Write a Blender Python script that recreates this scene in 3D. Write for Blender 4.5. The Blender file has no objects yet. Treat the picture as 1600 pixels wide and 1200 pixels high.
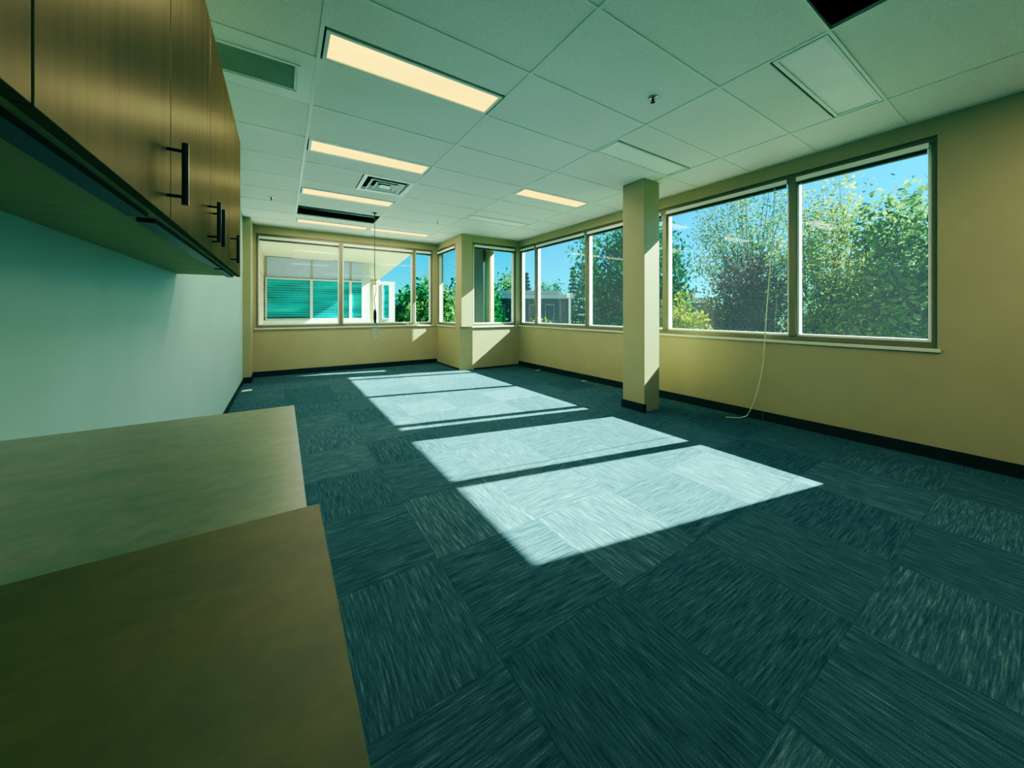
import bpy, bmesh, math, random
from mathutils import Vector, Matrix
random.seed(7)
S = bpy.context.scene
COL = S.collection
PI = math.pi

# ------------------------------------------------------------------ helpers
def srgb(r, g, b):
    f = lambda c: (c/255/12.92) if c/255 <= .04045 else ((c/255+.055)/1.055)**2.4
    return (f(r), f(g), f(b), 1)

class NT:
    def __init__(s, name):
        s.m = bpy.data.materials.new(name); s.m.use_nodes = True
        s.t = s.m.node_tree; s.t.nodes.clear()
        s.out = s.n('ShaderNodeOutputMaterial')
    def n(s, typ, **kw):
        nd = s.t.nodes.new(typ)
        for k, v in kw.items(): setattr(nd, k, v)
        return nd
    def l(s, a, b): s.t.links.new(a, b)
    def noise(s, vec, scale, detail=3, rough=.5):
        nd = s.n('ShaderNodeTexNoise'); nd.inputs['Scale'].default_value = scale
        nd.inputs['Detail'].default_value = detail; nd.inputs['Roughness'].default_value = rough
        if vec is not None: s.l(vec, nd.inputs['Vector'])
        return nd.outputs['Fac']
    def mapping(s, sock, scale=(1,1,1), rot=(0,0,0)):
        m = s.n('ShaderNodeMapping'); m.inputs['Scale'].default_value = scale
        m.inputs['Rotation'].default_value = rot
        s.l(sock, m.inputs['Vector']); return m.outputs[0]
    def ramp(s, fac, stops):
        r = s.n('ShaderNodeValToRGB'); e = r.color_ramp.elements
        while len(e) < len(stops): e.new(.5)
        for i, (p, c) in enumerate(stops): e[i].position = p; e[i].color = c
        s.l(fac, r.inputs[0]); return r.outputs[0]
    def math(s, op, a, b=None):
        m = s.n('ShaderNodeMath', operation=op)
        for i, v in enumerate((a, b)):
            if v is None: continue
            if isinstance(v, (int, float)): m.inputs[i].default_value = v
            else: s.l(v, m.inputs[i])
        return m.outputs[0]
    def mix(s, fac, a, b, blend='MIX'):
        m = s.n('ShaderNodeMix', data_type='RGBA', blend_type=blend)
        for sock, v in ((m.inputs[0], fac), (m.inputs[6], a), (m.inputs[7], b)):
            if isinstance(v, (int, float, tuple)): sock.default_value = v
            else: s.l(v, sock)
        return m.outputs[2]
    def bsdf(s, color=None, rough=.5, metal=0, spec=.5, bump=None, bstr=.2, bdist=.01):
        b = s.n('ShaderNodeBsdfPrincipled')
        if isinstance(color, tuple): b.inputs['Base Color'].default_value = color
        elif color is not None: s.l(color, b.inputs['Base Color'])
        if isinstance(rough, (int, float)): b.inputs['Roughness'].default_value = rough
        else: s.l(rough, b.inputs['Roughness'])
        b.inputs['Metallic'].default_value = metal
        b.inputs['Specular IOR Level'].default_value = spec
        if bump is not None:
            bp = s.n('ShaderNodeBump'); bp.inputs['Strength'].default_value = bstr
            bp.inputs['Distance'].default_value = bdist
            s.l(bump, bp.inputs['Height']); s.l(bp.outputs[0], b.inputs['Normal'])
        s.l(b.outputs[0], s.out.inputs[0]); return b

def geo(t): return t.n('ShaderNodeNewGeometry').outputs['Position']
def objc(t): return t.n('ShaderNodeTexCoord').outputs['Object']

def simple(name, col, rough=.5, metal=0, spec=.5, var=.06, scale=6, bump=0):
    t = NT(name); p = geo(t)
    nz = t.noise(p, scale, 4)
    dark = tuple(c*(1-var*2) for c in col[:3])+(1,); lite = tuple(min(1, c*(1+var)) for c in col[:3])+(1,)
    c = t.ramp(nz, [(.25, dark), (.75, lite)])
    t.bsdf(c, rough, metal, spec, bump=(t.noise(p, 180, 2) if bump else None), bstr=bump)
    return t.m

def box(bm, x0, x1, y0, y1, z0, z1, M=None):
    vs = [bm.verts.new((x, y, z)) for z in (z0, z1) for y in (y0, y1) for x in (x0, x1)]
    if M is not None:
        for v in vs: v.co = M @ v.co
    for f in ((0,2,3,1), (4,5,7,6), (0,1,5,4), (2,6,7,3), (0,4,6,2), (1,3,7,5)):
        bm.faces.new([vs[i] for i in f])

def prism(bm, pts, z0, z1):
    lo = [bm.verts.new((x, y, z0)) for x, y in pts]; hi = [bm.verts.new((x, y, z1)) for x, y in pts]
    n = len(pts)
    bm.faces.new(lo[::-1]); bm.faces.new(hi)
    for i in range(n): bm.faces.new((lo[i], lo[(i+1) % n], hi[(i+1) % n], hi[i]))

def lathe(bm, prof, cx=0, cy=0, n=24, cap=True):
    rings = []
    for r, z in prof:
        rings.append([bm.verts.new((cx+r*math.cos(2*PI*i/n), cy+r*math.sin(2*PI*i/n), z)) for i in range(n)])
    for a, b in zip(rings, rings[1:]):
        for i in range(n): bm.faces.new((a[i], a[(i+1) % n], b[(i+1) % n], b[i]))
    if cap: bm.faces.new(rings[0][::-1]); bm.faces.new(rings[-1])

def tube(bm, pts, r0, r1=None, n=8):
    if r1 is None: r1 = r0
    pts = [Vector(p) for p in pts]; rings = []
    for i, p in enumerate(pts):
        d = (pts[min(i+1, len(pts)-1)]-pts[max(i-1, 0)]).normalized()
        up = Vector((0,0,1)) if abs(d.z) < .9 else Vector((1,0,0))
        a = d.cross(up).normalized(); b = d.cross(a)
        r = r0+(r1-r0)*i/max(1, len(pts)-1)
        rings.append([bm.verts.new(p+(a*math.cos(2*PI*k/n)+b*math.sin(2*PI*k/n))*r) for k in range(n)])
    for a, b in zip(rings, rings[1:]):
        for i in range(n): bm.faces.new((a[i], a[(i+1) % n], b[(i+1) % n], b[i]))
    bm.faces.new(rings[0][::-1]); bm.faces.new(rings[-1])

def smooth_path(pts, k=8):
    pts = [Vector(p) for p in pts]; out = []
    for i in range(len(pts)-1):
        p0, p1, p2, p3 = pts[max(i-1, 0)], pts[i], pts[i+1], pts[min(i+2, len(pts)-1)]
        for j in range(k):
            t = j/k
            out.append(.5*((2*p1)+(p2-p0)*t+(2*p0-5*p1+4*p2-p3)*t*t+(3*p1-p0-3*p2+p3)*t**3))
    return out+[pts[-1]]

def obj(name, bm, m, parent=None, smooth=False, bevel=0):
    bmesh.ops.recalc_face_normals(bm, faces=bm.faces)
    me = bpy.data.meshes.new(name); bm.to_mesh(me); bm.free(); me.materials.append(m)
    if smooth:
        for p in me.polygons: p.use_smooth = True
    o = bpy.data.objects.new(name, me); COL.objects.link(o)
    if parent:
        o.parent = parent
        # geometry is written in the parent's local frame
    if bevel:
        b = o.modifiers.new('bevel', 'BEVEL'); b.width = bevel; b.segments = 2; b.limit_method = 'ANGLE'
    return o

def thing(name, label, cat, loc=(0,0,0), rz=0, group=None, kind=None):
    o = bpy.data.objects.new(name, None); COL.objects.link(o)
    o.location = loc; o.rotation_euler = (0, 0, rz)
    return tag(o, label, cat, group, kind)

def tag(o, label, cat, group=None, kind=None):
    o['label'] = label; o['category'] = cat
    if group: o['group'] = group
    if kind: o['kind'] = kind
    return o

def boxes(*bs):
    bm = bmesh.new()
    for b in bs: box(bm, *b)
    return bm

# ------------------------------------------------------------------ dimensions
CZ = 2.81            # ceiling height
XR, XL = 4.50, -0.56 # right and left walls
YB, YR = 8.05, -2.6  # far wall, wall behind the viewer
XJ, YJ = 3.08, 6.66  # the notch in the far right corner
Z0, Z1 = 0.90, 2.66  # window sill and head
T = 0.16

# ------------------------------------------------------------------ materials
def mat_paint(name, col, rough=.6):
    return simple(name, col, rough, var=.03, scale=3, bump=.05)
M_wall = mat_paint('wall_paint_tan', srgb(160, 152, 114))
M_wallmint = mat_paint('wall_paint_pale', srgb(158, 190, 178), .5)
M_sill = simple('sill_paint', srgb(196, 200, 178), .45, var=.03)
M_base = simple('rubber_base', srgb(22, 24, 22), .5, var=.2)
M_alu = simple('window_aluminium', srgb(122, 118, 92), .4, metal=.25, var=.04)
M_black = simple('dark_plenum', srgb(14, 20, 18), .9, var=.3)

t = NT('ceiling_tile'); p = geo(t)
c = t.ramp(t.noise(p, 1.3, 3), [(.2, srgb(232, 234, 220)), (.8, srgb(240, 242, 228))])
sp = t.ramp(t.noise(p, 160, 2), [(.35, (.86, .86, .86, 1)), (.55, (1, 1, 1, 1))])
t.bsdf(t.mix(1.0, c, sp, 'MULTIPLY'), .85, spec=.2, bump=t.noise(p, 120, 3), bstr=.15, bdist=.004)
M_tile = t.m
M_grid = simple('ceiling_tee', srgb(226, 234, 218), .4, var=.02)
M_white = simple('white_enamel', srgb(226, 234, 222), .35, var=.02)

def glass(name, tint=(.93, .99, .975, 1), haze=.0035, refl=1.45):
    t = NT(name)
    tr = t.n('ShaderNodeBsdfTransparent'); tr.inputs[0].default_value = tint
    gl = t.n('ShaderNodeBsdfGlossy'); gl.inputs['Roughness'].default_value = .02; gl.inputs['Color'].default_value = (.13, .13, .13, 1)
    lw = t.n('ShaderNodeLayerWeight'); lw.inputs['Blend'].default_value = .5
    fr = t.math('ADD', t.math('MULTIPLY', t.math('POWER', lw.outputs['Facing'], 5.0), .8), .06)
    mx = t.n('ShaderNodeMixShader'); t.l(fr, mx.inputs[0]); t.l(tr.outputs[0], mx.inputs[1]); t.l(gl.outputs[0], mx.inputs[2])
    df = t.n('ShaderNodeBsdfTranslucent'); df.inputs[0].default_value = (.8, .95, .95, 1)
    m2 = t.n('ShaderNodeMixShader')
    sm = t.ramp(t.noise(geo(t), 1.1, 2, .5), [(.3, (haze*.8,)*3+(1,)), (.8, (haze*1.2,)*3+(1,))])
    t.l(sm, m2.inputs[0]); t.l(mx.outputs[0], m2.inputs[1]); t.l(df.outputs[0], m2.inputs[2])
    t.l(m2.outputs[0], t.out.inputs[0]); return t.m
M_glass = glass('window_glass')

# carpet: quarter-turned streaky tiles
t = NT('carpet_tiles'); p = geo(t)
sx = t.n('ShaderNodeSeparateXYZ'); t.l(p, sx.inputs[0])
TL = .61
def fl(v): return t.math('FLOOR', t.math('DIVIDE', v, TL))
fx, fy = fl(t.math('ADD', sx.outputs[0], 20.1)), fl(t.math('ADD', sx.outputs[1], 20.3))
chk = t.math('MODULO', t.math('ADD', fx, fy), 2.0)
cb = t.n('ShaderNodeCombineXYZ'); t.l(fx, cb.inputs[0]); t.l(fy, cb.inputs[1])
wn = t.n('ShaderNodeTexWhiteNoise', noise_dimensions='3D'); t.l(cb.outputs[0], wn.inputs[0])
off = t.n('ShaderNodeVectorMath', operation='MULTIPLY_ADD')
t.l(wn.outputs['Color'], off.inputs[0]); off.inputs[1].default_value = (9, 9, 9); t.l(p, off.inputs[2])
pv = off.outputs[0]
def streak(sc):
    a = t.noise(t.mapping(pv, (sc[0], sc[1], 1)), 1.0, 4, .65)
    b = t.noise(t.mapping(pv, (sc[1], sc[0], 1)), 1.0, 4, .65)
    return t.math('ADD', t.math('MULTIPLY', a, chk), t.math('MULTIPLY', b, t.math('SUBTRACT', 1.0, chk)))
s1 = streak((7, 120)); s2 = streak((18, 420))
mixv = t.math('ADD', t.math('MULTIPLY', s1, .6), t.math('MULTIPLY', s2, .4))
grain = t.noise(p, 300, 3, .7)
mixv = t.math('ADD', t.math('MULTIPLY', mixv, .72), t.math('MULTIPLY', grain, .28))
mixv = t.math('ADD', mixv, t.math('MULTIPLY', t.math('SUBTRACT', wn.outputs['Value'], .5), .05))
cc = t.ramp(mixv, [(.34, srgb(22, 42, 52)), (.45, srgb(52, 74, 82)), (.54, srgb(71, 92, 99)), (.66, srgb(120, 136, 138))])
CARPET_RAMP = cc.node.color_ramp
# thin seams between tiles
def seam(v):
    fr_ = t.math('FRACT', t.math('DIVIDE', v, TL)); d = t.math('ABSOLUTE', t.math('SUBTRACT', fr_, .5))
    return t.math('GREATER_THAN', d, .4965)
sm = t.math('MAXIMUM', seam(t.math('ADD', sx.outputs[0], 20.1)), seam(t.math('ADD', sx.outputs[1], 20.3)))
cc = t.mix(t.math('MULTIPLY', sm, .35), cc, srgb(30, 60, 62))
t.bsdf(cc, .95, spec=.05, bump=mixv, bstr=.5, bdist=.006)
M_carpet = t.m

def laminate(name, a, b, c3, rough, sc=(3, 9, 3)):
    t = NT(name); p = geo(t)
    n1 = t.noise(t.mapping(p, sc), 1.2, 6, .65); n2 = t.noise(p, 34, 4, .7)
    c = t.ramp(n1, [(.3, a), (.55, b), (.75, c3)])
    c = t.mix(.3, c, t.ramp(n2, [(.35, (.45, .45, .4, 1)), (.6, (1, 1, 1, 1))]), 'MULTIPLY')
    t.bsdf(c, rough, spec=.5); return t.m
M_top1 = laminate('laminate_reflection_tint', srgb(108, 122, 98), srgb(122, 134, 110), srgb(132, 128, 106), .33)  # green-grey reflected light is put into this top's colour
M_top2 = laminate('laminate_olive', srgb(80, 78, 8), srgb(90, 86, 12), srgb(96, 84, 10), .55)

t = NT('door_laminate'); p = geo(t)
n1 = t.noise(t.mapping(p, (14, 30, 1.2)), 1.0, 5, .6)
df = t.n('ShaderNodeBsdfDiffuse'); t.l(t.ramp(n1, [(.3, srgb(66, 60, 32)), (.7, srgb(84, 77, 44))]), df.inputs[0])
gl = t.n('ShaderNodeBsdfGlossy'); gl.inputs['Color'].default_value = (.30, .27, .17, 1); gl.inputs['Roughness'].default_value = .34
mx = t.n('ShaderNodeMixShader'); mx.inputs[0].default_value = .16
t.l(df.outputs[0], mx.inputs[1]); t.l(gl.outputs[0], mx.inputs[2]); t.l(mx.outputs[0], t.out.inputs[0])
M_door = t.m
M_carc = simple('cabinet_carcass', srgb(176, 162, 100), .6, var=.05)
M_edge = simple('door_edge', srgb(70, 66, 40), .5)
M_bronze = simple('dark_bronze', srgb(52, 46, 36), .35, metal=.7, var=.05)

def emis(name, col, st):
    t = NT(name); p = geo(t)
    e = t.n('ShaderNodeEmission'); e.inputs[1].default_value = st
    c = t.ramp(t.noise(t.mapping(p, (.7, 3, 1)), 2, 2), [(.3, tuple(x*.9 for x in col[:3])+(1,)), (.7, col)])
    t.l(c, e.inputs[0]); t.l(e.outputs[0], t.out.inputs[0]); return t.m
M_lit = emis('lit_lens', (1.0, .70, .29, 1), 1.08)
M_unlit = simple('unlit_lens', srgb(244, 250, 236), .5, var=.02)

# ------------------------------------------------------------------ room shell
fl_o = obj('floor', boxes((XL-.2, XR+.1, YR-.1, YB+.1, -.12, 0)), M_carpet)
tag(fl_o, 'teal streaky carpet tiles covering the whole floor', 'floor', kind='structure')

def wall_run(name, label, axis, pos, out, a0, a1, spans, m=M_wall, extra=None):
    """axis 'x': wall spans x at y=pos; axis 'y': wall spans y at x=pos; out=+1/-1 side of the thickness"""
    bm = bmesh.new()
    p0, p1 = sorted((pos, pos+out*T))
    def b(s0, s1, z0, z1):
        if s1-s0 < 1e-4: return
        if axis == 'x': box(bm, s0, s1, p0, p1, z0, z1)
        else: box(bm, p0, p1, s0, s1, z0, z1)
    if not spans: b(a0, a1, 0, CZ+.5)
    else:
        b(a0, a1, 0, Z0); b(a0, a1, Z1, CZ+.5)
        cur = a0
        for s0, s1 in spans: b(cur, s0, Z0, Z1); cur = s1
        b(cur, a1, Z0, Z1)
    if extra: extra(bm)
    o = obj(name, bm, m); tag(o, label, 'wall', kind='structure'); return o

wall_run('wall_right', 'tan wall under and over the long run of windows', 'y', XR, 1, YR, YJ+T, [(.55, 6.655)])
wall_run('wall_left', 'pale mint painted wall below the wall cabinets', 'y', XL, -1, YR, YB+T, [], M_wallmint)
wall_run('wall_rear', 'unseen wall closing the room behind the viewer, made pale to bounce light', 'x', YR, -1, XL-T, XR+T, [], M_wallmint)  # pale paint chosen to throw light back into the near end
wall_run('wall_back', 'tan far wall with the wide three pane window', 'x', YB, 1, XL, XJ+T, [(-.41, 2.98)])
wall_run('wall_notch', 'short tan wall with narrow window beside the corner pillar', 'y', XJ, 1, YJ+.30, YB, [(6.97, 8.045)])
bm = bmesh.new()
prism(bm, [(3.33, YJ), (XR, YJ), (XR, YJ+T), (XJ+T, YJ+T), (XJ+T, YJ+.3), (XJ, YJ+.3), (XJ, YJ+.10)], 0, Z0)
box(bm, XJ, 3.33, YJ, YJ+.30, Z0, CZ+.5)
box(bm, 3.33, XR, YJ, YJ+T, Z1, CZ+.5)
box(bm, 4.42, XR, YJ, YJ+T, Z0, Z1)
tag(obj('wall_alcove', bm, M_wall), 'tan wall with corner pillar and window in the far right corner', 'wall', kind='structure')
tag(obj('wall_pier', boxes((XL, -.45, 7.47, YB, 0, CZ+.2)), M_wall), 'narrow tan pier in the far left corner', 'wall', kind='structure')
# free standing pillar
pl = obj('column', boxes((3.64, 3.93, 2.71, 3.03, 0, CZ)), M_wall, bevel=.004)
tag(pl, 'square tan pillar standing in front of the right windows', 'pillar', kind='structure')
bmx = boxes((3.628, 3.64, 2.70, 3.042, 0, .10), (3.64, 3.942, 3.03, 3.042, 0, .10), (3.628, 3.66, 2.698, 2.71, 0, .10))
o = obj('baseboard_column', bmx, M_base); tag(o, 'black rubber base around the square pillar foot', 'baseboard', kind='structure')

def baseb(name, label, *bs):
    tag(obj(name, boxes(*bs), M_base), label, 'baseboard', kind='structure')
BB = .10; bt = .012
baseb('baseboard_right', 'black rubber base along the right wall', (XR-bt, XR, YR, YJ, 0, BB))
baseb('baseboard_back', 'black rubber base along the far window wall', (-.45, XJ, YB-bt, YB, 0, BB))
baseb('baseboard_left', 'black rubber base along the pale left wall', (XL, XL+bt, 1.36, 7.47, 0, .07))
baseb('baseboard_pier', 'black rubber base around the far left pier', (XL+bt, -.45+bt, 7.47-bt, 7.47, 0, BB), (-.45, -.45+bt, 7.47, YB-bt, 0, BB))
baseb('baseboard_alcove', 'thin black base along the alcove wall', (3.36, XR-bt, YJ-.006, YJ, 0, .03), (XJ-.006, XJ, YJ+.12, YB-bt, 0, .03))

# ------------------------------------------------------------------ windows
def window(n, label, axis, pos, out, a0, a1, mulls, open_ends=(1, 1)):
    """frame mesh + one child per pane + sill"""
    bm = bmesh.new(); d0, d1 = .03, .13
    def b(bmm, s0, s1, z0, z1, e0, e1):
        q0, q1 = sorted((pos+out*e0, pos+out*e1))
        if axis == 'x': box(bmm, s0, s1, q0, q1, z0, z1)
        else: box(bmm, q0, q1, s0, s1, z0, z1)
    fw = .035
    b(bm, a0, a1, Z0, Z0+.055, d0, d1); b(bm, a0, a1, Z1-.05, Z1, d0, d1)
    b(bm, a0, a0+fw, Z0+.055, Z1-.05, d0, d1); b(bm, a1-fw, a1, Z0+.055, Z1-.05, d0, d1)
    for mu in mulls: b(bm, mu-.03, mu+.03, Z0+.055, Z1-.05, d0-.02, d1)
    w = obj('window_%d' % n, bm, M_alu, bevel=.003); tag(w, label, 'window', kind='structure')
    edges = [a0+fw]+[x for mu in mulls for x in (mu-.03, mu+.03)]+[a1-fw]
    for i in range(0, len(edges), 2):
        bm = bmesh.new()
        b(bm, edges[i]+.001, edges[i+1]-.001, Z0+.056, Z1-.051, .079, .081)
        g = obj('window_pane', bm, M_glass, w)
        bm = bmesh.new(); s0, s1 = edges[i]+.001, edges[i+1]-.001   # thin inner sash around the pane
        sw = .02
        b(bm, s0, s1, Z0+.056, Z0+.056+sw, .045, .115); b(bm, s0, s1, Z1-.051-sw, Z1-.051, .045, .115)
        b(bm, s0, s0+sw, Z0+.056+sw, Z1-.051-sw, .045, .115); b(bm, s1-sw, s1, Z0+.056+sw, Z1-.051-sw, .045, .115)
        obj('sash', bm, M_white, w)
    bm = bmesh.new(); b(bm, a0-.02, a1+.02, Z0-.025, Z0+.004, -.02, .03)
    obj('window_sill', bm, M_sill, w, bevel=.004)
    # blinds pulled up: headrail with closed slat stack
    return edges

def blind(label, axis, pos, out, s0, s1):
    mid = (s0+s1)/2
    loc = (mid, pos, Z1-.05) if axis == 'x' else (pos, mid, Z1-.05)
    r = thing('window_blind', label, 'blind', loc, group='raised blinds at the window heads')
    h = (s1-s0)/2-.01
    def b(z0, z1, e0, e1, hh=h):
        bm = bmesh.new(); q0, q1 = sorted((out*e0, out*e1))
        if axis == 'x': box(bm, -hh, hh, q0, q1, z0, z1)
        else: box(bm, q0, q1, -hh, hh, z0, z1)
        return bm
    obj('headrail', b(-.045, 0, -.012, .028), M_white, r, bevel=.003)
    bm = bmesh.new()
    for k in range(4):
        z = -.052-k*.006
        q0, q1 = sorted((out*-.006, out*.022))
        if axis == 'x': box(bm, -h+.01, h-.01, q0, q1, z-.002, z+.001)
        else: box(bm, q0, q1, -h+.01, h-.01, z-.002, z+.001)
    obj('slat_stack', bm, M_bronze, r)
    obj('bottom_rail', b(-.086, -.077, -.006, .022, h-.01), M_alu, r)
    return r

e = window(1, 'wide three pane window in the far wall', 'x', YB, 1, -.41, 2.98, [1.02, 2.54])
for i, nm in enumerate(['raised blind over the left pane of the far wall window',
                        'raised blind over the middle pane of the far wall window',
                        'short raised blind over the right narrow pane of the far wall window']):
    blind(nm, 'x', YB, 1, e[2*i], e[2*i+1])
e = window(2, 'narrow window left of the far corner pillar', 'y', XJ, 1, 6.97, 8.04, [])
blind('raised blind over the narrow window left of the corner pillar', 'y', XJ, 1, e[0], e[1])
e = window(3, 'window right of the far corner pillar', 'x', YJ, 1, 3.33, 4.42, [])
blind('raised blind over the window right of the corner pillar', 'x', YJ, 1, e[0], e[1])
e = window(4, 'long five pane window run in the right wall', 'y', XR, 1, .55, 6.652, [1.54, 3.03, 4.56, 6.06])
for i, nm in enumerate(['raised blind over the nearest right wall pane at the picture edge',
                        'raised blind over the large right wall pane just right of the square pillar',
                        'raised blind over the right wall pane just left of the square pillar',
                        'raised blind over the second right wall pane left of the square pillar',
                        'short raised blind over the narrow right wall pane by the alcove corner']):
    blind(nm, 'y', XR, 1, e[2*i], e[2*i+1])

# ------------------------------------------------------------------ ceiling
gx = [XL, .19, 1.405, 2.62, 3.84, XR]
gy = [YR]+[.72-.61*k for k in range(5, 0, -1)]+[.72+.61*k for k in range(0, 12)]+[YB]
def gcell(i, y):   # row index containing y
    return next(k for k in range(len(gy)-1) if gy[k]-1e-6 <= y < gy[k+1]-1e-6)
holes = {}     # (col,row) -> list of sub-rects cut out (x0,x1,y0,y1)
def cut(x0, x1, y0, y1):
    ci = next(k for k in range(5) if gx[k]-1e-3 <= (x0+x1)/2 < gx[k+1])
    holes.setdefault((ci, gcell(0, (y0+y1)/2)), []).append((x0, x1, y0, y1))
LW = .29
lights = [  # x0, y0, y1, lit, label
 (.19, 2.25, 2.55, 1, 'lit ceiling light nearest the viewer, large warm strip above the cabinets'),
 (.19, 3.77, 4.07, 1, 'second lit ceiling light from the viewer in the left row'),
 (.19, 5.30, 5.60, 1, 'third lit ceiling light just beyond the air diffuser'),
 (.19, 7.13, 7.43, 1, 'lit ceiling light behind the open ceiling slot, left of the cable'),
 (1.405, 7.13, 7.43, 1, 'lit ceiling light near the far wall, right of the hanging cable'),
 (2.62, 3.77, 4.07, 1, 'lit ceiling light alone in the row near the square pillar'),
 (2.62, 2.25, 2.55, 0, 'unlit pale ceiling light just in front of the square pillar'),
 (2.62, 5.30, 5.60, 0, 'small unlit pale ceiling light near the alcove corner'),
 (1.405, -.83, -.53, 1, 'added fill light behind the viewer in the middle of the room'),  # this and the next are unseen lights added to brighten the near end
 (2.62, -.83, -.53, 1, 'added fill light behind the viewer near the window wall'),
 (2.62, .72, 1.02, 0, 'large unlit ceiling light beside the open ceiling hole at upper right'),
]
for x0, y0, y1, lit, lab in lights: cut(x0, x0+1.215, y0, y1)
cut(.80, 1.40, 4.38, 4.99)            # diffuser
cut(XL, .19, 2.55, 3.16)              # return grille
cut(1.405, 2.62, .11, .72)             # open cell near the viewer
cut(.19, 1.405, 6.21, 6.82)           # open cell by the cable
bm = bmesh.new()
def tilebox(x0, x1, y0, y1):
    if x1-x0 < .03 or y1-y0 < .03: return
    g = .006
    if y1 > YJ and x1 > XJ:      # notch outside the room
        if x0 >= XJ and y0 >= YJ: return
    box(bm, x0+g, x1-g, y0+g, y1-g, CZ+.004, CZ+.018)
for c in range(5):
    for r in range(len(gy)-1):
        x0, x1, y0, y1 = gx[c], gx[c+1], gy[r], gy[r+1]
        hs = holes.get((c, r), [])
        if not hs:
            if y1 > YJ+.01 and x1 > XJ+.01:
                if y0 < YJ: tilebox(x0, x1, y0, YJ)
                if x0 < XJ: tilebox(x0, XJ, max(y0, YJ), y1)
            else: tilebox(x0, x1, y0, y1)
            continue
        h0 = min(h[2] for h in hs); h1 = max(h[3] for h in hs)
        if h0-y0 > .05: tilebox(x0, x1, y0, h0)
        if y1-h1 > .05: tilebox(x0, x1, h1, y1)
        hx0 = min(h[0] for h in hs); hx1 = max(h[1] for h in hs)
        if hx0-x0 > .05: tilebox(x0, hx0, h0, h1)
        if x1-hx1 > .05: tilebox(hx1, x1, h0, h1)
ceil = obj('ceiling', bm, M_tile); tag(ceil, 'suspended ceiling of pale green mineral tiles', 'ceiling', kind='structure')
# tee grid: slender light bars standing a few millimetres proud
bm = bmesh.new(); w = .011
for x in gx[1:5]:
    ye = YB if x < XJ else YJ
    if x == gx[3] or x == gx[2]: ye = YB
    if x == gx[4]:
        box(bm, x-w, x+w, YR, YJ, CZ-.002, CZ+.02)
    else: box(bm, x-w, x+w, YR, YB, CZ-.002, CZ+.02)
for y in gy[1:-1]:
    xe = XR if y < YJ else XJ
    xs = [XL]+gx[1:5]+[XR]
    for a, b_ in zip(xs, xs[1:]):
        if a >= xe-.01: continue
        box(bm, a+(w if a > XL else 0), min(b_, xe)-(w if b_ < XR else 0), y-w*.8, y+w*.8, CZ-.0012, CZ+.02)
obj('ceiling_grid', bm, M_grid, ceil)
# wall angle
bm = boxes((XR-.02, XR, YR, YJ, CZ-.003, CZ+.0), (XJ, XR-.02, YJ-.02, YJ, CZ-.003, CZ), (XJ-.02, XJ, YJ-.02, YB-.02, CZ-.003, CZ), (-.45, XJ, YB-.02, YB, CZ-.003, CZ))
obj('wall_angle', bm, M_grid, ceil)
# plenum above
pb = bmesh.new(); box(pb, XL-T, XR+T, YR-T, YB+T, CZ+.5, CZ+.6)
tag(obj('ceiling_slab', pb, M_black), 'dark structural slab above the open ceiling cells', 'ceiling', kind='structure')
M_duct = simple('duct_metal', srgb(70, 92, 86), .4, metal=.8)
bm = bmesh.new(); tube(bm, [(.0, 6.52, 2.90), (2.0, 6.52, 2.90)], .05, n=16)
tag(obj('ceiling_pipe', bm, M_duct, smooth=True), 'grey pipe inside the dark open slot by the hanging cable', 'pipe')
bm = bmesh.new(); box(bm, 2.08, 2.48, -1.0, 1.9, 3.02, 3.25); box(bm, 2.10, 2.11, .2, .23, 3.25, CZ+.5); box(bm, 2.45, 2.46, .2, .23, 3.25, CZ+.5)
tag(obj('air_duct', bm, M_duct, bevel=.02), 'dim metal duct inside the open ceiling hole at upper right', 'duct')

for x0, y0, y1, lit, lab in lights:
    r = thing('ceiling_light', lab, 'light', ((x0+x0+1.215)/2, (y0+y1)/2, CZ), group='lit ceiling lights' if lit else 'unlit ceiling lights')
    hx, hy = .585, (y1-y0)/2-.012
    fr = .022
    bm = boxes((-hx, hx, -hy, -hy+fr, -.002, .03), (-hx, hx, hy-fr, hy, -.002, .03), (-hx, -hx+fr, -hy+fr, hy-fr, -.002, .03), (hx-fr, hx, -hy+fr, hy-fr, -.002, .03), (-hx, hx, -hy, hy, .03, .08))
    obj('light_frame', bm, M_white, r)
    obj('diffuser_lens', boxes((-hx+fr, hx-fr, -hy+fr, hy-fr, .006, .012)), M_lit if lit else M_unlit, r)

# square air diffuser: nested louvre rings
r = thing('air_diffuser', 'square louvred white air diffuser between the second and third lit lights', 'vent', (1.10, 4.685, CZ))
bm = bmesh.new()
def ring(bm, a, b_, za, zb):      # square funnel
    A = [bm.verts.new((sx*a, sy*a, za)) for sx, sy in ((-1,-1), (1,-1), (1,1), (-1,1))]
    B = [bm.verts.new((sx*b_, sy*b_, zb)) for sx, sy in ((-1,-1), (1,-1), (1,1), (-1,1))]
    for i in range(4): bm.faces.new((A[i], A[(i+1) % 4], B[(i+1) % 4], B[i]))
ring(bm, .293, .25, -.002, -.002); ring(bm, .25, .235, -.002, .03); ring(bm, .293, .293, -.002, .03)
obj('outer_frame', bm, M_white, r)
bm = bmesh.new()
for a in (.20, .125): ring(bm, a, a-.05, -.012, .03); ring(bm, a, a-.012, -.013, -.013); ring(bm, a, a, -.012, -.004)
ring(bm, .062, .0001, -.012, -.012)
obj('louvre', bm, M_white, r)
obj('back_plate', boxes((-.28, .28, -.28, .28, .05, .07)), M_black, r)
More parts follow.
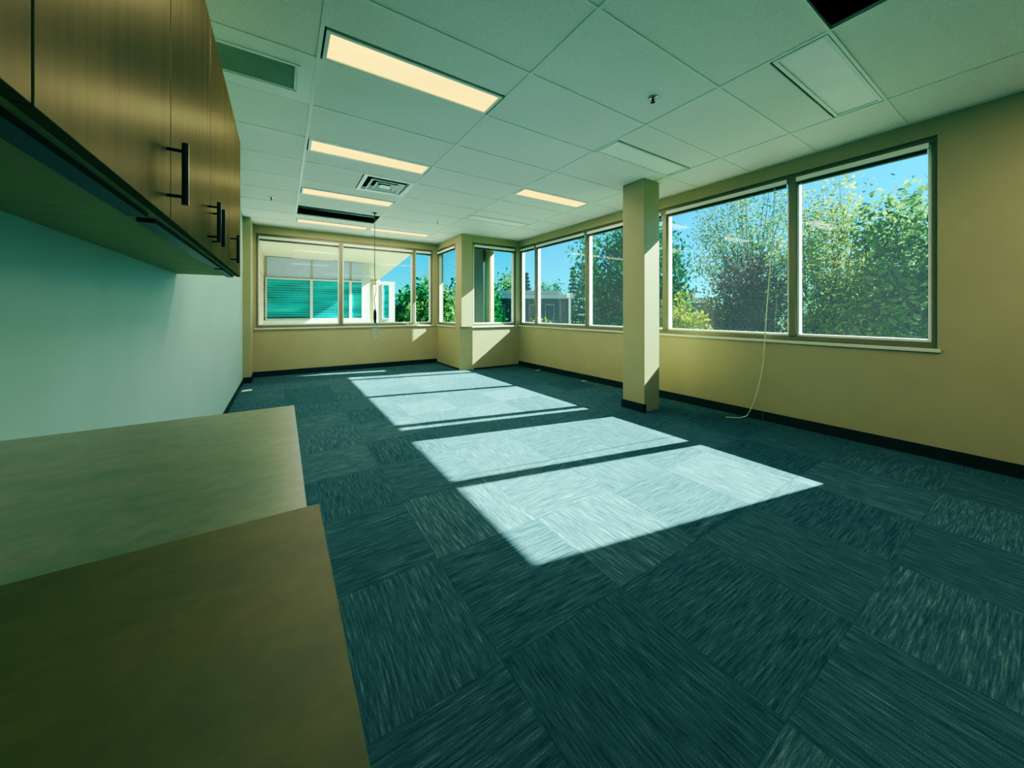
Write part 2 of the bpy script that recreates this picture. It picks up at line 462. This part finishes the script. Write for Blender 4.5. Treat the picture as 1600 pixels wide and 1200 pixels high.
# return air grille
r = thing('return_grille', 'long recessed return air grille beside the wall cabinets', 'vent', (-.18, 2.855, CZ))
bm = bmesh.new()
x0, x1, y0, y1 = -.37, .36, -.295, .295; ix0, ix1, iy0, iy1 = -.30, .25, -.14, .14
for b_ in ((x0, x1, y0, iy0, 0, .02), (x0, x1, iy1, y1, 0, .02), (x0, ix0, iy0, iy1, 0, .02), (ix1, x1, iy0, iy1, 0, .02)): box(bm, *b_)
for b_ in ((ix0-.03, ix1+.03, iy0-.03, iy0-.015, -.006, 0), (ix0-.03, ix1+.03, iy1+.015, iy1+.03, -.006, 0), (ix1+.015, ix1+.03, iy0-.015, iy1+.015, -.006, 0)): box(bm, *b_)
obj('grille_frame', bm, M_white, r)
bm = bmesh.new()
for k in range(24):
    y = iy0+.006+k*(iy1-iy0-.01)/23
    M = Matrix.Translation((0, y, .0015)) @ Matrix.Rotation(.5, 4, 'X')
    box(bm, ix0, ix1, -.0022, .0022, -.0006, .0006, M)
obj('louvre', bm, simple('grille_green', srgb(214, 226, 206), .5), r)
obj('back_plate', boxes((ix0, ix1, iy0, iy1, .004, .010)), simple('grille_back', srgb(176, 188, 164), .8), r)

# sprinklers
M_chrome = simple('chrome', srgb(190, 196, 186), .25, metal=.9)
def sprinkler(x, y, lab):
    r = thing('fire_sprinkler', lab, 'sprinkler', (x, y, CZ+.003), group='ceiling sprinklers')
    bm = bmesh.new(); lathe(bm, [(.012, .03), (.012, 0), (.036, 0), (.036, -.004), (.022, -.008), (.012, -.006)], n=20); obj('escutcheon', bm, M_chrome, r)
    bm = bmesh.new(); lathe(bm, [(.008, -.004), (.008, -.02), (.004, -.024), (.004, -.034)], n=10)
    for s in (-1, 1): tube(bm, [(s*.008, 0, -.012), (s*.014, 0, -.022), (s*.004, 0, -.034)], .002, n=6)
    for k in range(8):
        a = k*PI/4; M = Matrix.Translation((0, 0, -.036)) @ Matrix.Rotation(a, 4, 'Z'); box(bm, 0, .018, -.003, .003, -.001, .001, M)
    obj('nozzle', bm, M_bronze, r)
sprinkler(2.33, 1.66, 'sprinkler head in the tile at upper right, nearest the viewer')
sprinkler(2.32, 6.02, 'small far sprinkler head in the tile near the alcove corner')
sprinkler(-.13, 6.02, 'small far sprinkler head in the ceiling strip beside the wall cabinets')

# ------------------------------------------------------------------ left hand furniture
def bar_handle(parent, x, y, z0, z1):
    bm = bmesh.new(); tube(bm, [(x, y, z0), (x, y, z1)], .007, n=10)
    for z in (z0+.02, z1-.02): tube(bm, [(x, y, z), (x-.034, y, z)], .004, n=8)
    return obj('handle', bm, M_bronze, parent, smooth=False)
CB, CT, CX = 1.45, 2.37, -.24
def wall_cab(y0, y1, doors, lab):
    r = thing('wall_cabinet', lab, 'cabinet', (XL, y0, CB), group='wall cabinets')
    W = y1-y0; dx = CX-XL-.02
    obj('carcass', boxes((.001, dx, .001, W-.001, 0, CT-CB)), M_carc, r)
    obj('shadow_strip', boxes((dx-.05, dx-.015, .03, W-.03, -.012, -.0005)), M_bronze, r)  # dark strip standing in for the shadow under the door overhang
    for (a, b_, hy) in doors:
        d = obj('door', boxes((dx+.001, dx+.02, a-y0+.002, b_-y0-.002, -.004, CT-CB-.002)), M_door, r, bevel=.0015)
        bar_handle(d, dx+.02+.034, hy-y0, .03, .185)
wall_cab(.04, .64, [(.04, .64, .08)], 'nearest wall cabinet with one door at the left picture edge')
wall_cab(.64, 1.24, [(.64, 1.24, 1.205)], 'second wall cabinet from the viewer with long dark bar handle')
wall_cab(1.24, 2.45, [(1.24, 1.84, 1.78), (1.84, 2.45, 1.90)], 'double door wall cabinet with two bar handles side by side')
wall_cab(2.45, 3.04, [(2.45, 3.04, 2.49)], 'farthest wall cabinet with one door, ending the row')

def countertop(x1, y0, y1, zt, m, lab):
    o = obj('countertop', boxes((XL+.001, x1, y0, y1, zt-.038, zt)), m, bevel=.002)
    tag(o, lab, 'countertop'); return o
countertop(.032, .622, 1.33, .912, M_top1, 'laminate countertop coloured with its green-grey reflection, the farther of the two sections')
countertop(.048, -1.9, .620, .916, M_top2, 'dark olive laminate countertop in the near left foreground')
def base_cab(y0, y1, lab):
    r = thing('base_cabinet', lab, 'cabinet', (XL, y0, 0), group='base cabinets under the countertop')
    W = y1-y0; dx = .0-XL-.025
    obj('carcass', boxes((.014, dx, .001, W-.001, .1, .872)), M_carc, r)
    obj('toe_kick', boxes((.014, dx-.06, .001, W-.001, 0, .1)), M_base, r)
    for k in range(2):
        a, b_ = k*W/2+.002, (k+1)*W/2-.002
        d = obj('door', boxes((dx+.001, dx+.02, a, b_, .105, .868)), M_door, r)
        hy = W/2+(-.04 if k == 0 else .04)
        bm = bmesh.new(); tube(bm, [(dx+.05, hy, .68), (dx+.05, hy, .83)], .0055, n=10)
        for z in (.70, .81): tube(bm, [(dx+.05, hy, z), (dx+.016, hy, z)], .004, n=8)
        obj('handle', bm, M_bronze, d)
base_cab(.63, 1.32, 'two door base cabinet under the farther countertop')
base_cab(-.6, .60, 'two door base cabinet under the dark olive countertop')
base_cab(-1.88, -.61, 'two door base cabinet behind the viewer under the olive countertop')

# ------------------------------------------------------------------ cables
M_cord = simple('white_cord', srgb(196, 206, 170), .5)
M_grey = simple('grey_cable', srgb(70, 78, 72), .5)
M_blue = simple('pale_blue_cable', srgb(130, 160, 176), .4)
r = thing('hanging_cable', 'dark cable hanging from the ceiling with plug and coiled loop at its end', 'cable', (1.26, 6.05, CZ))
bm = bmesh.new(); lathe(bm, [(.04, .004), (.04, -.004), (.012, -.012), (.008, -.03)], n=16); obj('ceiling_hook', bm, M_bronze, r)
bm = bmesh.new(); tube(bm, smooth_path([(0, 0, -.01), (0, 0, -.9), (.003, 0, -1.05), (.02, .0, -1.25), (-.005, 0, -1.4), (.008, 0, -1.52), (.005, 0, -1.62)]), .0065); obj('cord', bm, M_grey, r, smooth=True)
bm = bmesh.new(); lathe(bm, [(.012, -1.56), (.024, -1.60), (.026, -1.70), (.020, -1.76), (.010, -1.79)], cx=.005, n=14); obj('plug', bm, M_black, r, smooth=True)
bm = bmesh.new()
pts = [(.005, 0, -1.77)]
for k in range(31):
    a = PI/2+k*2*PI*1.5/30; pts.append((.0+.055*math.cos(a), .012*math.sin(k*.5), -1.95+.075*math.sin(a)))
tube(bm, pts, .0065)
tube(bm, smooth_path([(.015, .01, -1.74), (.045, .01, -1.82), (.04, .0, -1.90), (.02, 0, -1.95)]), .006)
obj('coiled_loop', bm, M_blue, r, smooth=True)

bm = bmesh.new()
tube(bm, smooth_path([(4.466, 1.68, 2.54), (4.463, 1.70, 2.0), (4.463, 1.75, 1.3), (4.46, 1.77, .95), (4.455, 1.79, .6), (4.45, 1.86, .25), (4.44, 1.93, .05), (4.40, 1.97, .01), (4.33, 1.99, .008), (4.27, 2.05, .008), (4.24, 2.07, .008)]), .005)
tag(obj('white_cord', bm, M_cord, smooth=True), 'long pale cord hanging down the large right window to the floor', 'cord')
bm = bmesh.new()
tube(bm, smooth_path([(4.482, 1.80, .10), (4.46, 1.79, .02), (4.42, 1.76, .008), (4.37, 1.70, .008)]), .0055)
tag(obj('cable_stub', bm, M_grey, smooth=True), 'short dull cable end on the carpet right of the pale cord', 'cable', 'cable ends on the carpet by the right wall')
for pts, lab in (([(4.47, 5.86, .02), (4.43, 5.83, .007), (4.36, 5.86, .007)], 'small pale cable end on the carpet near the alcove corner'),
                 ([(4.44, 4.48, .007), (4.38, 4.52, .01), (4.33, 4.47, .007)], 'small pale cable end on the carpet between alcove and square pillar')):
    bm = bmesh.new(); tube(bm, smooth_path(pts), .006)
    tag(obj('cable_stub', bm, M_cord, smooth=True), lab, 'cable', 'cable ends on the carpet by the right wall')
bm = bmesh.new(); prism(bm, [(-.52, 6.72), (-.39, 6.74), (-.40, 6.86), (-.51, 6.83)], .001, .004)
tag(obj('paper_scrap', bm, M_white), 'small white paper scrap on the carpet by the far left pier', 'paper')

# ------------------------------------------------------------------ outside
GZ = -4.0
t = NT('lawn'); p = geo(t)
t.bsdf(t.ramp(t.noise(p, .5, 6), [(.3, srgb(60, 92, 48)), (.5, srgb(84, 112, 60)), (.6, srgb(110, 112, 104)), (.8, srgb(120, 124, 118))]), .95)
bm = bmesh.new(); box(bm, -60, 140, -60, 140, GZ-.3, GZ)
tag(obj('ground', bm, t.m), 'green lawn and pavement below the windows', 'ground', kind='structure')

M_ext = simple('white_facade', srgb(170, 178, 170), .7, var=.02)
M_soff = simple('cream_soffit', srgb(190, 182, 148), .7, var=.02)
M_frost = simple('spandrel_grey', srgb(150, 168, 190), .25, var=.04)
t = NT('brick'); p = geo(t)
br = t.n('ShaderNodeTexBrick'); mp = t.mapping(p, (1, 1, 1), (PI/2, 0, PI/2)); t.l(mp, br.inputs[0])
br.inputs['Color1'].default_value = srgb(214, 172, 140); br.inputs['Color2'].default_value = srgb(196, 148, 118); br.inputs['Mortar'].default_value = srgb(214, 204, 186)
br.inputs['Scale'].default_value = 1.0; br.inputs['Brick Width'].default_value = .22; br.inputs['Row Height'].default_value = .075; br.inputs['Mortar Size'].default_value = .008
t.bsdf(br.outputs[0], .9); M_brick = t.m
t = NT('teal_blind_glass'); p = geo(t)
sx = t.n('ShaderNodeSeparateXYZ'); t.l(p, sx.inputs[0])
ln = t.math('SINE', t.math('MULTIPLY', sx.outputs[2], 78))
band = t.noise(t.mapping(p, (.35, .35, 2.2)), 1.6, 3)
c = t.ramp(band, [(.35, srgb(4, 84, 92)), (.5, srgb(8, 118, 122)), (.65, srgb(40, 160, 156))])
c = t.mix(t.math('MULTIPLY', t.math('GREATER_THAN', ln, .3), .3), c, srgb(96, 180, 180))
t.bsdf(c, .15, spec=.6); M_teal = t.m

# neighbouring wing of the same building
r = thing('neighbour_wing', 'white building wing with teal windows and cream soffit seen through the far window', 'building', (0, 8.3, GZ))
def lb(*bs):   # world boxes -> local
    bm = bmesh.new()
    for x0, x1, y0, y1, z0, z1 in bs: box(bm, x0, x1, y0-8.3, y1-8.3, z0-GZ, z1-GZ)
    return bm
SZ = 3.02
obj('facade_wall', lb((-1.2, 2.75, 14.05, 14.3, GZ, SZ), (2.55, 2.8, 14.3, 22.0, GZ, SZ), (2.8, 5.75, 22.0, 22.3, GZ, SZ), (-.6, 2.75, 13.9, 14.05, GZ, .93), (5.6, 5.75, 22.3, 30, GZ, SZ)), M_ext, r)
obj('brick_wall', lb((-1.1, -.5, 8.35, 14.04, GZ, SZ-.001)), M_brick, r)
bm = bmesh.new()
prism(bm, [(-1.2, .02), (4.75, .02), (4.72, 1.0), (3.35, 1.1), (3.45, 3.1), (4.75, 14.0), (-1.2, 14.0)], SZ-GZ, SZ-GZ+.35)
prism(bm, [(3.26, -1.42), (4.8, -1.42), (4.75, .02), (3.26, .02)], SZ-GZ, SZ-GZ+.35)
obj('soffit', bm, M_soff, r)
for x0, x1 in ((-.42, .80), (.88, 2.03), (2.11, 2.45)):
    obj('spandrel_panel', lb((x0, x1, 13.98, 14.045, 2.34, SZ-.02)), M_frost, r)
    f = obj('window_frame', lb((x0-.04, x1+.04, 13.93, 14.045, .93, .98), (x0-.04, x1+.04, 13.93, 14.045, 2.28, 2.33), (x0-.04, x0, 13.93, 14.045, .98, 2.28), (x1, x1+.04, 13.93, 14.045, .98, 2.28)), M_ext, r)
    obj('pane', lb((x0, x1, 13.99, 14.0, .98, 2.28)), M_teal, f)
f = obj('window_frame', lb((4.98, 5.45, 21.9, 21.99, .75, .82), (4.98, 5.45, 21.9, 21.99, 2.8, 2.87), (4.98, 5.05, 21.9, 21.99, .82, 2.8), (5.38, 5.45, 21.9, 21.99, .82, 2.8)), M_ext, r)
obj('pane', lb((5.05, 5.38, 21.95, 21.96, .82, 2.8)), M_teal, f)
M_col = simple('cream_column', srgb(176, 162, 122), .7, var=.03)
for (x, y, rad, nm) in ((4.30, 21.2, .30, 'c'), (4.05, 7.30, .14, 'c')):
    bm = bmesh.new(); lathe(bm, [(rad, 0), (rad, SZ-GZ-.25), (rad*1.02, SZ-GZ-.25), (rad*1.25, SZ-GZ-.2), (rad*1.25, SZ-GZ-.002)], x, y-8.3, n=32)
    obj('round_column', bm, M_col, r, smooth=False)

obj('bounce_slab', lb((-.5, 6.0, 8.35, 13.9, -.5, -.3)), M_ext, r)  # pale slab added to bounce light up onto the soffit
obj('sun_block_fin', lb((3.84, 3.88, 7.14, 7.76, GZ, SZ-.01)), simple('fin_dark_green', srgb(24, 60, 52), .5), r)  # fin added and sized to block sun through the notch window

# low building beyond the trees
def low_building(loc, rz, W, D, H, lab, wallc, n):
    r = thing('flat_roof_building', lab, 'building', loc, rz)
    obj('wall', boxes((-W/2, W/2, 0, D, 0, H-.35)), simple('ext_'+str(n), wallc, .8), r)
    obj('fascia', boxes((-W/2-.2, W/2+.2, -.25, D, H-.35, H)), simple('fascia_'+str(n), srgb(186, 194, 186), .6), r)
    obj('roof', boxes((-W/2+.8, W/2-1.0, 1.0, D-.5, H, H+.5)), simple('roofbox_'+str(n), srgb(88, 104, 112), .7), r)
    k = int(W/1.6)
    for i in range(k):
        x = -W/2+.8+i*1.6
        f = obj('window_frame', boxes((x-.45, x+.45, -.05, -.001, H-2.6, H-.9)), simple('exframe', srgb(120, 130, 126), .5), r)
        obj('pane', boxes((x-.38, x+.38, -.07, -.051, H-2.5, H-1.0)), simple('expane', srgb(34, 58, 66), .15), f)
low_building((20.0, 28.6, GZ), -.55, 9.5, 8, 6.85, 'dark flat roofed building with pale fascia beyond the alcove window', srgb(44, 58, 62), 1)
low_building((24.3, 15.0, GZ), -.95, 4, 6, 6.2, 'dark flat roofed building low behind the yellow green shrub', srgb(36, 60, 72), 2)

r = thing('lamp_post', 'pale slender post outside the pane left of the square pillar', 'post', (10.2, 11.27, GZ))
bm = bmesh.new(); lathe(bm, [(.09, 0), (.09, .2), (.05, .25), (.045, 5.8)], n=12); obj('pole', bm, M_white, r)
obj('lamp_head', boxes((-.09, .09, -.09, .09, 5.8, 6.0)), M_white, r)

# trees -------------------------------------------------------------
LEAF = .36
def leafmat(name, dark, mid, light):
    t = NT(name)
    g = t.n('ShaderNodeNewGeometry'); o = t.n('ShaderNodeTexCoord')
    dark, mid, light = [tuple(v*LEAF for v in q[:3])+(1,) for q in (dark, mid, light)]
    f = t.math('ADD', t.math('MULTIPLY', g.outputs['Random Per Island'], .55), t.math('MULTIPLY', t.noise(o.outputs['Object'], .9, 3), .55))
    c = t.ramp(f, [(.25, dark), (.5, mid), (.78, light)])
    d = t.n('ShaderNodeBsdfDiffuse'); tr = t.n('ShaderNodeBsdfTranslucent')
    t.l(c, d.inputs[0]); t.l(c, tr.inputs[0])
    mx = t.n('ShaderNodeMixShader'); mx.inputs[0].default_value = .4
    t.l(d.outputs[0], mx.inputs[1]); t.l(tr.outputs[0], mx.inputs[2]); t.l(mx.outputs[0], t.out.inputs[0])
    return t.m
L_dark = leafmat('leaf_dark', srgb(4, 60, 34), srgb(24, 124, 62), srgb(104, 196, 104))
L_mid = leafmat('leaf_mid', srgb(46, 100, 46), srgb(104, 166, 84), srgb(186, 226, 130))
L_pale = leafmat('leaf_pale', srgb(96, 140, 70), srgb(176, 214, 104), srgb(240, 250, 140))
L_yel = leafmat('leaf_yellow', srgb(120, 150, 30), srgb(190, 214, 50), srgb(240, 246, 110))
L_pur = leafmat('leaf_purple', srgb(34, 38, 44), srgb(84, 76, 82), srgb(150, 118, 112))
L_conif = leafmat('leaf_conifer', srgb(14, 48, 40), srgb(34, 84, 60), srgb(74, 128, 84))
M_bark = simple('bark', srgb(96, 92, 78), .9, var=.2)

def leaves(me_name, pts, size, m, parent, rnd):
    vs, fs = [], []
    for p in pts:
        s = size*rnd.uniform(.6, 1.35)
        a = Vector((rnd.gauss(0, 1), rnd.gauss(0, 1), rnd.gauss(0, 1))).normalized()
        b = a.cross(Vector((rnd.gauss(0, 1), rnd.gauss(0, 1), rnd.gauss(0, 1)))).normalized()
        i = len(vs); p = Vector(p)
        vs += [p-a*s, p+b*s*.45, p+a*s, p-b*s*.45]; fs.append((i, i+1, i+2, i+3))
    me = bpy.data.meshes.new(me_name); me.from_pydata(vs, [], fs); me.materials.append(m)
    o = bpy.data.objects.new(me_name, me); COL.objects.link(o); o.parent = parent; return o

def tree(x, y, z_lo, z_hi, rad, m, n, size, lab, group=None, airy=0, kind='round', seed=0, name='leafy_tree', cat='tree'):
    rnd = random.Random(seed*31+5)
    r = thing(name, lab, cat, (x, y, GZ), group=group)
    lo, hi = z_lo-GZ, z_hi-GZ; cz = (lo+hi)/2; hz = (hi-lo)/2
    bm = bmesh.new()
    tube(bm, [(0, 0, 0), (.05, 0, lo+.3), (0, .05, cz+hz*.3)], max(.08, rad*.06), max(.03, rad*.02), n=8)
    pts = []
    if kind == 'round':
        tips = []
        nb = 46 if airy else 40
        for k in range(nb):
            a = rnd.uniform(0, 2*PI); e_ = rnd.uniform(-.5, 1.0) if not airy else rnd.uniform(-.1, 1.0)
            rr = rnd.uniform(.72, 1.0)
            c_ = math.sqrt(max(0, 1-e_*e_))
            tip = Vector((math.cos(a)*c_*rad*rr, math.sin(a)*c_*rad*rr, cz+e_*hz*rr))
            st = Vector((0, 0, lo+(cz-lo)*rnd.uniform(.1, .9)))
            mid = st.lerp(tip, .5)+Vector((rnd.uniform(-.1, .1)*rad, rnd.uniform(-.1, .1)*rad, rad*.1))
            path = smooth_path([st, mid, tip], 4)
            tube(bm, path, rad*(.009 if airy else .014)+.01, .006, n=5); tips.append((path, tip))
        for k in range(n):
            path, tip = rnd.choice(tips)
            if airy:
                q = path[rnd.randint(len(path)//3, len(path)-1)]; sg = rad*.085
            else:
                q = path[rnd.randint(2, len(path)-1)]; sg = rad*.17
            pts.append((q[0]+rnd.gauss(0, sg), q[1]+rnd.gauss(0, sg), max(lo-.1, q[2]+rnd.gauss(0, sg))))
    else:   # conifer: whorls of drooping boughs
        tiers = 22
        for k in range(n):
            f = rnd.random()**1.25
            tier = int(f*tiers)/tiers
            R_ = rad*(1-tier)**.85*rnd.uniform(.1, 1)**.5
            a = rnd.uniform(0, 2*PI); lob = .78+.22*math.cos(7*a+tier*40)
            R_ *= lob
            pts.append((R_*math.cos(a), R_*math.sin(a), lo+(hi-lo)*(tier+.03)-R_*.28+rnd.uniform(-.05, .08)))
        tube(bm, [(0, 0, cz), (0, 0, hi-.1)], rad*.04, .02, n=6)
    obj('trunk', bm, M_bark, r)
    leaves('foliage', pts, size, m, r, rnd)
    return r

# right windows
tree(17.0, 7.2, -1.4, 7.6, 2.9, L_mid, 13000, .065, 'large airy tree with fanning branches outside the big right pane', airy=1, seed=1)
tree(13.9, 6.2, -2.6, 3.7, 1.35, L_pur, 15000, .075, 'dark purplish leafed tree in front of the airy tree', seed=2)
tree(9.6, 5.75, -1.6, 1.75, .62, L_yel, 3600, .07, 'bright yellow green bush low beside the square pillar', seed=3, name='leafy_bush', cat='bush')
tree(11.0, 7.15, -1.6, 1.95, .62, L_yel, 2600, .07, 'yellow green bush top right beside the sky gap at the square pillar', seed=13, name='leafy_bush', cat='bush')
tree(16.4, 4.3, -2.6, 6.5, 2.1, L_pale, 22000, .075, 'light green tree filling the nearest right pane', seed=4)
tree(18.6, 3.9, -3, 3.6, 2.3, L_dark, 8000, .14, 'dark tree low behind the light green tree', seed=5)
tree(15.5, 1.9, -2.6, 5.2, 2.0, L_mid, 8000, .12, 'mid green tree beyond the near end of the right window', seed=6)
# left of the pillar
tree(14.5, 13.0, -3.0, 6.4, 2.0, L_dark, 12000, .13, 'tall dark green tree seen just left of the square pillar', seed=7)
tree(15.6, 15.5, -3.0, 7.0, 1.35, L_conif, 10000, .14, 'tall dark conifer left of the tall leafy tree', kind='conifer', seed=8, name='conifer_tree')
tree(14.6, 10.6, -3.0, 6.8, 2.0, L_dark, 12000, .13, 'tall dark green tree hidden partly behind the square pillar', seed=9)
# distance
bg = [(10.2, 27.0, 4.6, 2.0, 'round'), (12.6, 27.5, 4.6, 1.8, 'conifer'), (14.5, 27.5, 4.4, 2.0, 'round'), (15.2, 29.5, 5.2, 1.8, 'conifer'),
      (18.8, 38.0, 6.6, 2.8, 'round'), (21.6, 38.5, 6.4, 2.0, 'conifer'), (24.0, 38.5, 6.4, 3.0, 'round'), (26.5, 37.5, 6.2, 2.0, 'conifer'),
      (28.6, 35.5, 5.4, 2.4, 'round'), (29.5, 32.0, 6.6, 1.9, 'conifer'), (9.4, 30.0, 3.6, 2.2, 'round')]
where = ['leftmost distant round tree beside the white wing', 'pointed distant conifer seen in the far window middle',
         'distant round tree behind the far window narrow pane', 'distant conifer behind the notch window',
         'distant round tree behind the outdoor round column', 'distant conifer right of the outdoor round column',
         'distant round tree above the dark flat roof building', 'distant conifer above the right end of the flat roof building',
         'distant round tree seen in the narrow pane by the alcove corner', 'tallest distant conifer against the sky right of the flat roof building',
         'low distant round tree close to the white wing corner']
for i, ((x, y, zt, rd, kd), lab) in enumerate(zip(bg, where)):
    tree(x, y, -3.6, zt, rd, L_conif if kd == 'conifer' else (L_dark if i % 3 else L_mid), 9000, .2, lab, 'trees on the horizon', kind=kd, seed=20+i,
         name='conifer_tree' if kd == 'conifer' else 'leafy_tree')
tree(12.3, 15.7, -3, 1.35, .85, L_yel, 3500, .09, 'yellow green shrub low in the alcove window before the flat roof building', seed=41, name='leafy_bush', cat='bush')
tree(26.5, 22.0, -3, 3.0, 2.6, L_mid, 6000, .18, 'low rounded tree behind the lamp post', seed=42)
tree(22.0, 10.5, -3, 1.8, 2.2, L_mid, 6000, .18, 'low rounded tree behind the yellow green bushes', seed=43)

# ------------------------------------------------------------------ light
W = bpy.data.worlds.new('sky'); S.world = W; W.use_nodes = True
nt = W.node_tree; nt.nodes.clear()
sky = nt.nodes.new('ShaderNodeTexSky'); sky.sky_type = 'NISHITA'; sky.sun_disc = False
EL = math.radians(35.2); AZ = math.radians(102.0)
sky.sun_elevation = EL; sky.sun_rotation = AZ; sky.air_density = 1.0; sky.dust_density = .4; sky.ozone_density = 1.0; sky.altitude = 50
mul = nt.nodes.new('ShaderNodeMix'); mul.data_type = 'RGBA'; mul.blend_type = 'MULTIPLY'; mul.inputs[0].default_value = 1
mul.inputs[7].default_value = (.24, .84, 1.3, 1)
bgd = nt.nodes.new('ShaderNodeBackground'); bgd.inputs[1].default_value = .125
out = nt.nodes.new('ShaderNodeOutputWorld')
nt.links.new(sky.outputs[0], mul.inputs[6]); nt.links.new(mul.outputs[2], bgd.inputs[0]); nt.links.new(bgd.outputs[0], out.inputs[0])

sd = Vector((math.sin(AZ)*math.cos(EL), math.cos(AZ)*math.cos(EL), math.sin(EL)))
L = bpy.data.lights.new('sun', 'SUN'); L.energy = 29.0; L.angle = math.radians(.55); L.color = (1.0, 1.0, .93)
lo = bpy.data.objects.new('sun', L); COL.objects.link(lo); lo.rotation_euler = (-sd).to_track_quat('-Z', 'Y').to_euler(); lo.location = sd*30

# one area lamp per lit troffer, including the added pair behind the viewer
for x0, y0, y1, lit, lab in lights:
    if not lit: continue
    A = bpy.data.lights.new('troffer_lamp', 'AREA'); A.shape = 'RECTANGLE'; A.size = 1.1; A.size_y = .22; A.energy = 13; A.color = (1, .88, .68)
    ao = bpy.data.objects.new('troffer_lamp', A); COL.objects.link(ao); ao.location = (x0+.607, (y0+y1)/2, CZ-.006)

# ------------------------------------------------------------------ camera
cam = bpy.data.cameras.new('camera'); co = bpy.data.objects.new('camera', cam); COL.objects.link(co)
TH = math.atan2(359, 555)
co.location = (0, 0, 1.21); co.rotation_euler = (PI/2, 0, -TH)
cam.sensor_width = 36; cam.lens = 36*555/1600; cam.shift_y = -113/1600; cam.clip_start = .02; cam.clip_end = 500
S.camera = co

# ------------------------------------------------------------------ grade
vs = S.view_settings; vs.view_transform = 'Standard'; vs.look = 'None'; vs.exposure = 0; vs.gamma = 1
vs.use_curve_mapping = True
cm = vs.curve_mapping
def setc(i, pts):
    c = cm.curves[i]
    while len(c.points) < len(pts): c.points.new(.5, .5)
    for q, (a, b_) in zip(c.points, pts): q.location = (a, b_)
setc(0, [(0, 0), (.02, .008), (.06, .078), (.15, .275), (.45, .59), (1, .96)])
setc(1, [(0, 0), (.02, .022), (.06, .10), (.15, .305), (.45, .66), (1, .95)])
setc(2, [(0, 0), (.02, .024), (.06, .10), (.15, .30), (.45, .63), (1, .96)])
cm.update()
S.cycles.use_denoising = True
S.cycles.max_bounces = 10; S.cycles.diffuse_bounces = 6; S.cycles.transparent_max_bounces = 16
S.cycles.sample_clamp_indirect = 6
S.cycles.caustics_reflective = False; S.cycles.caustics_refractive = False
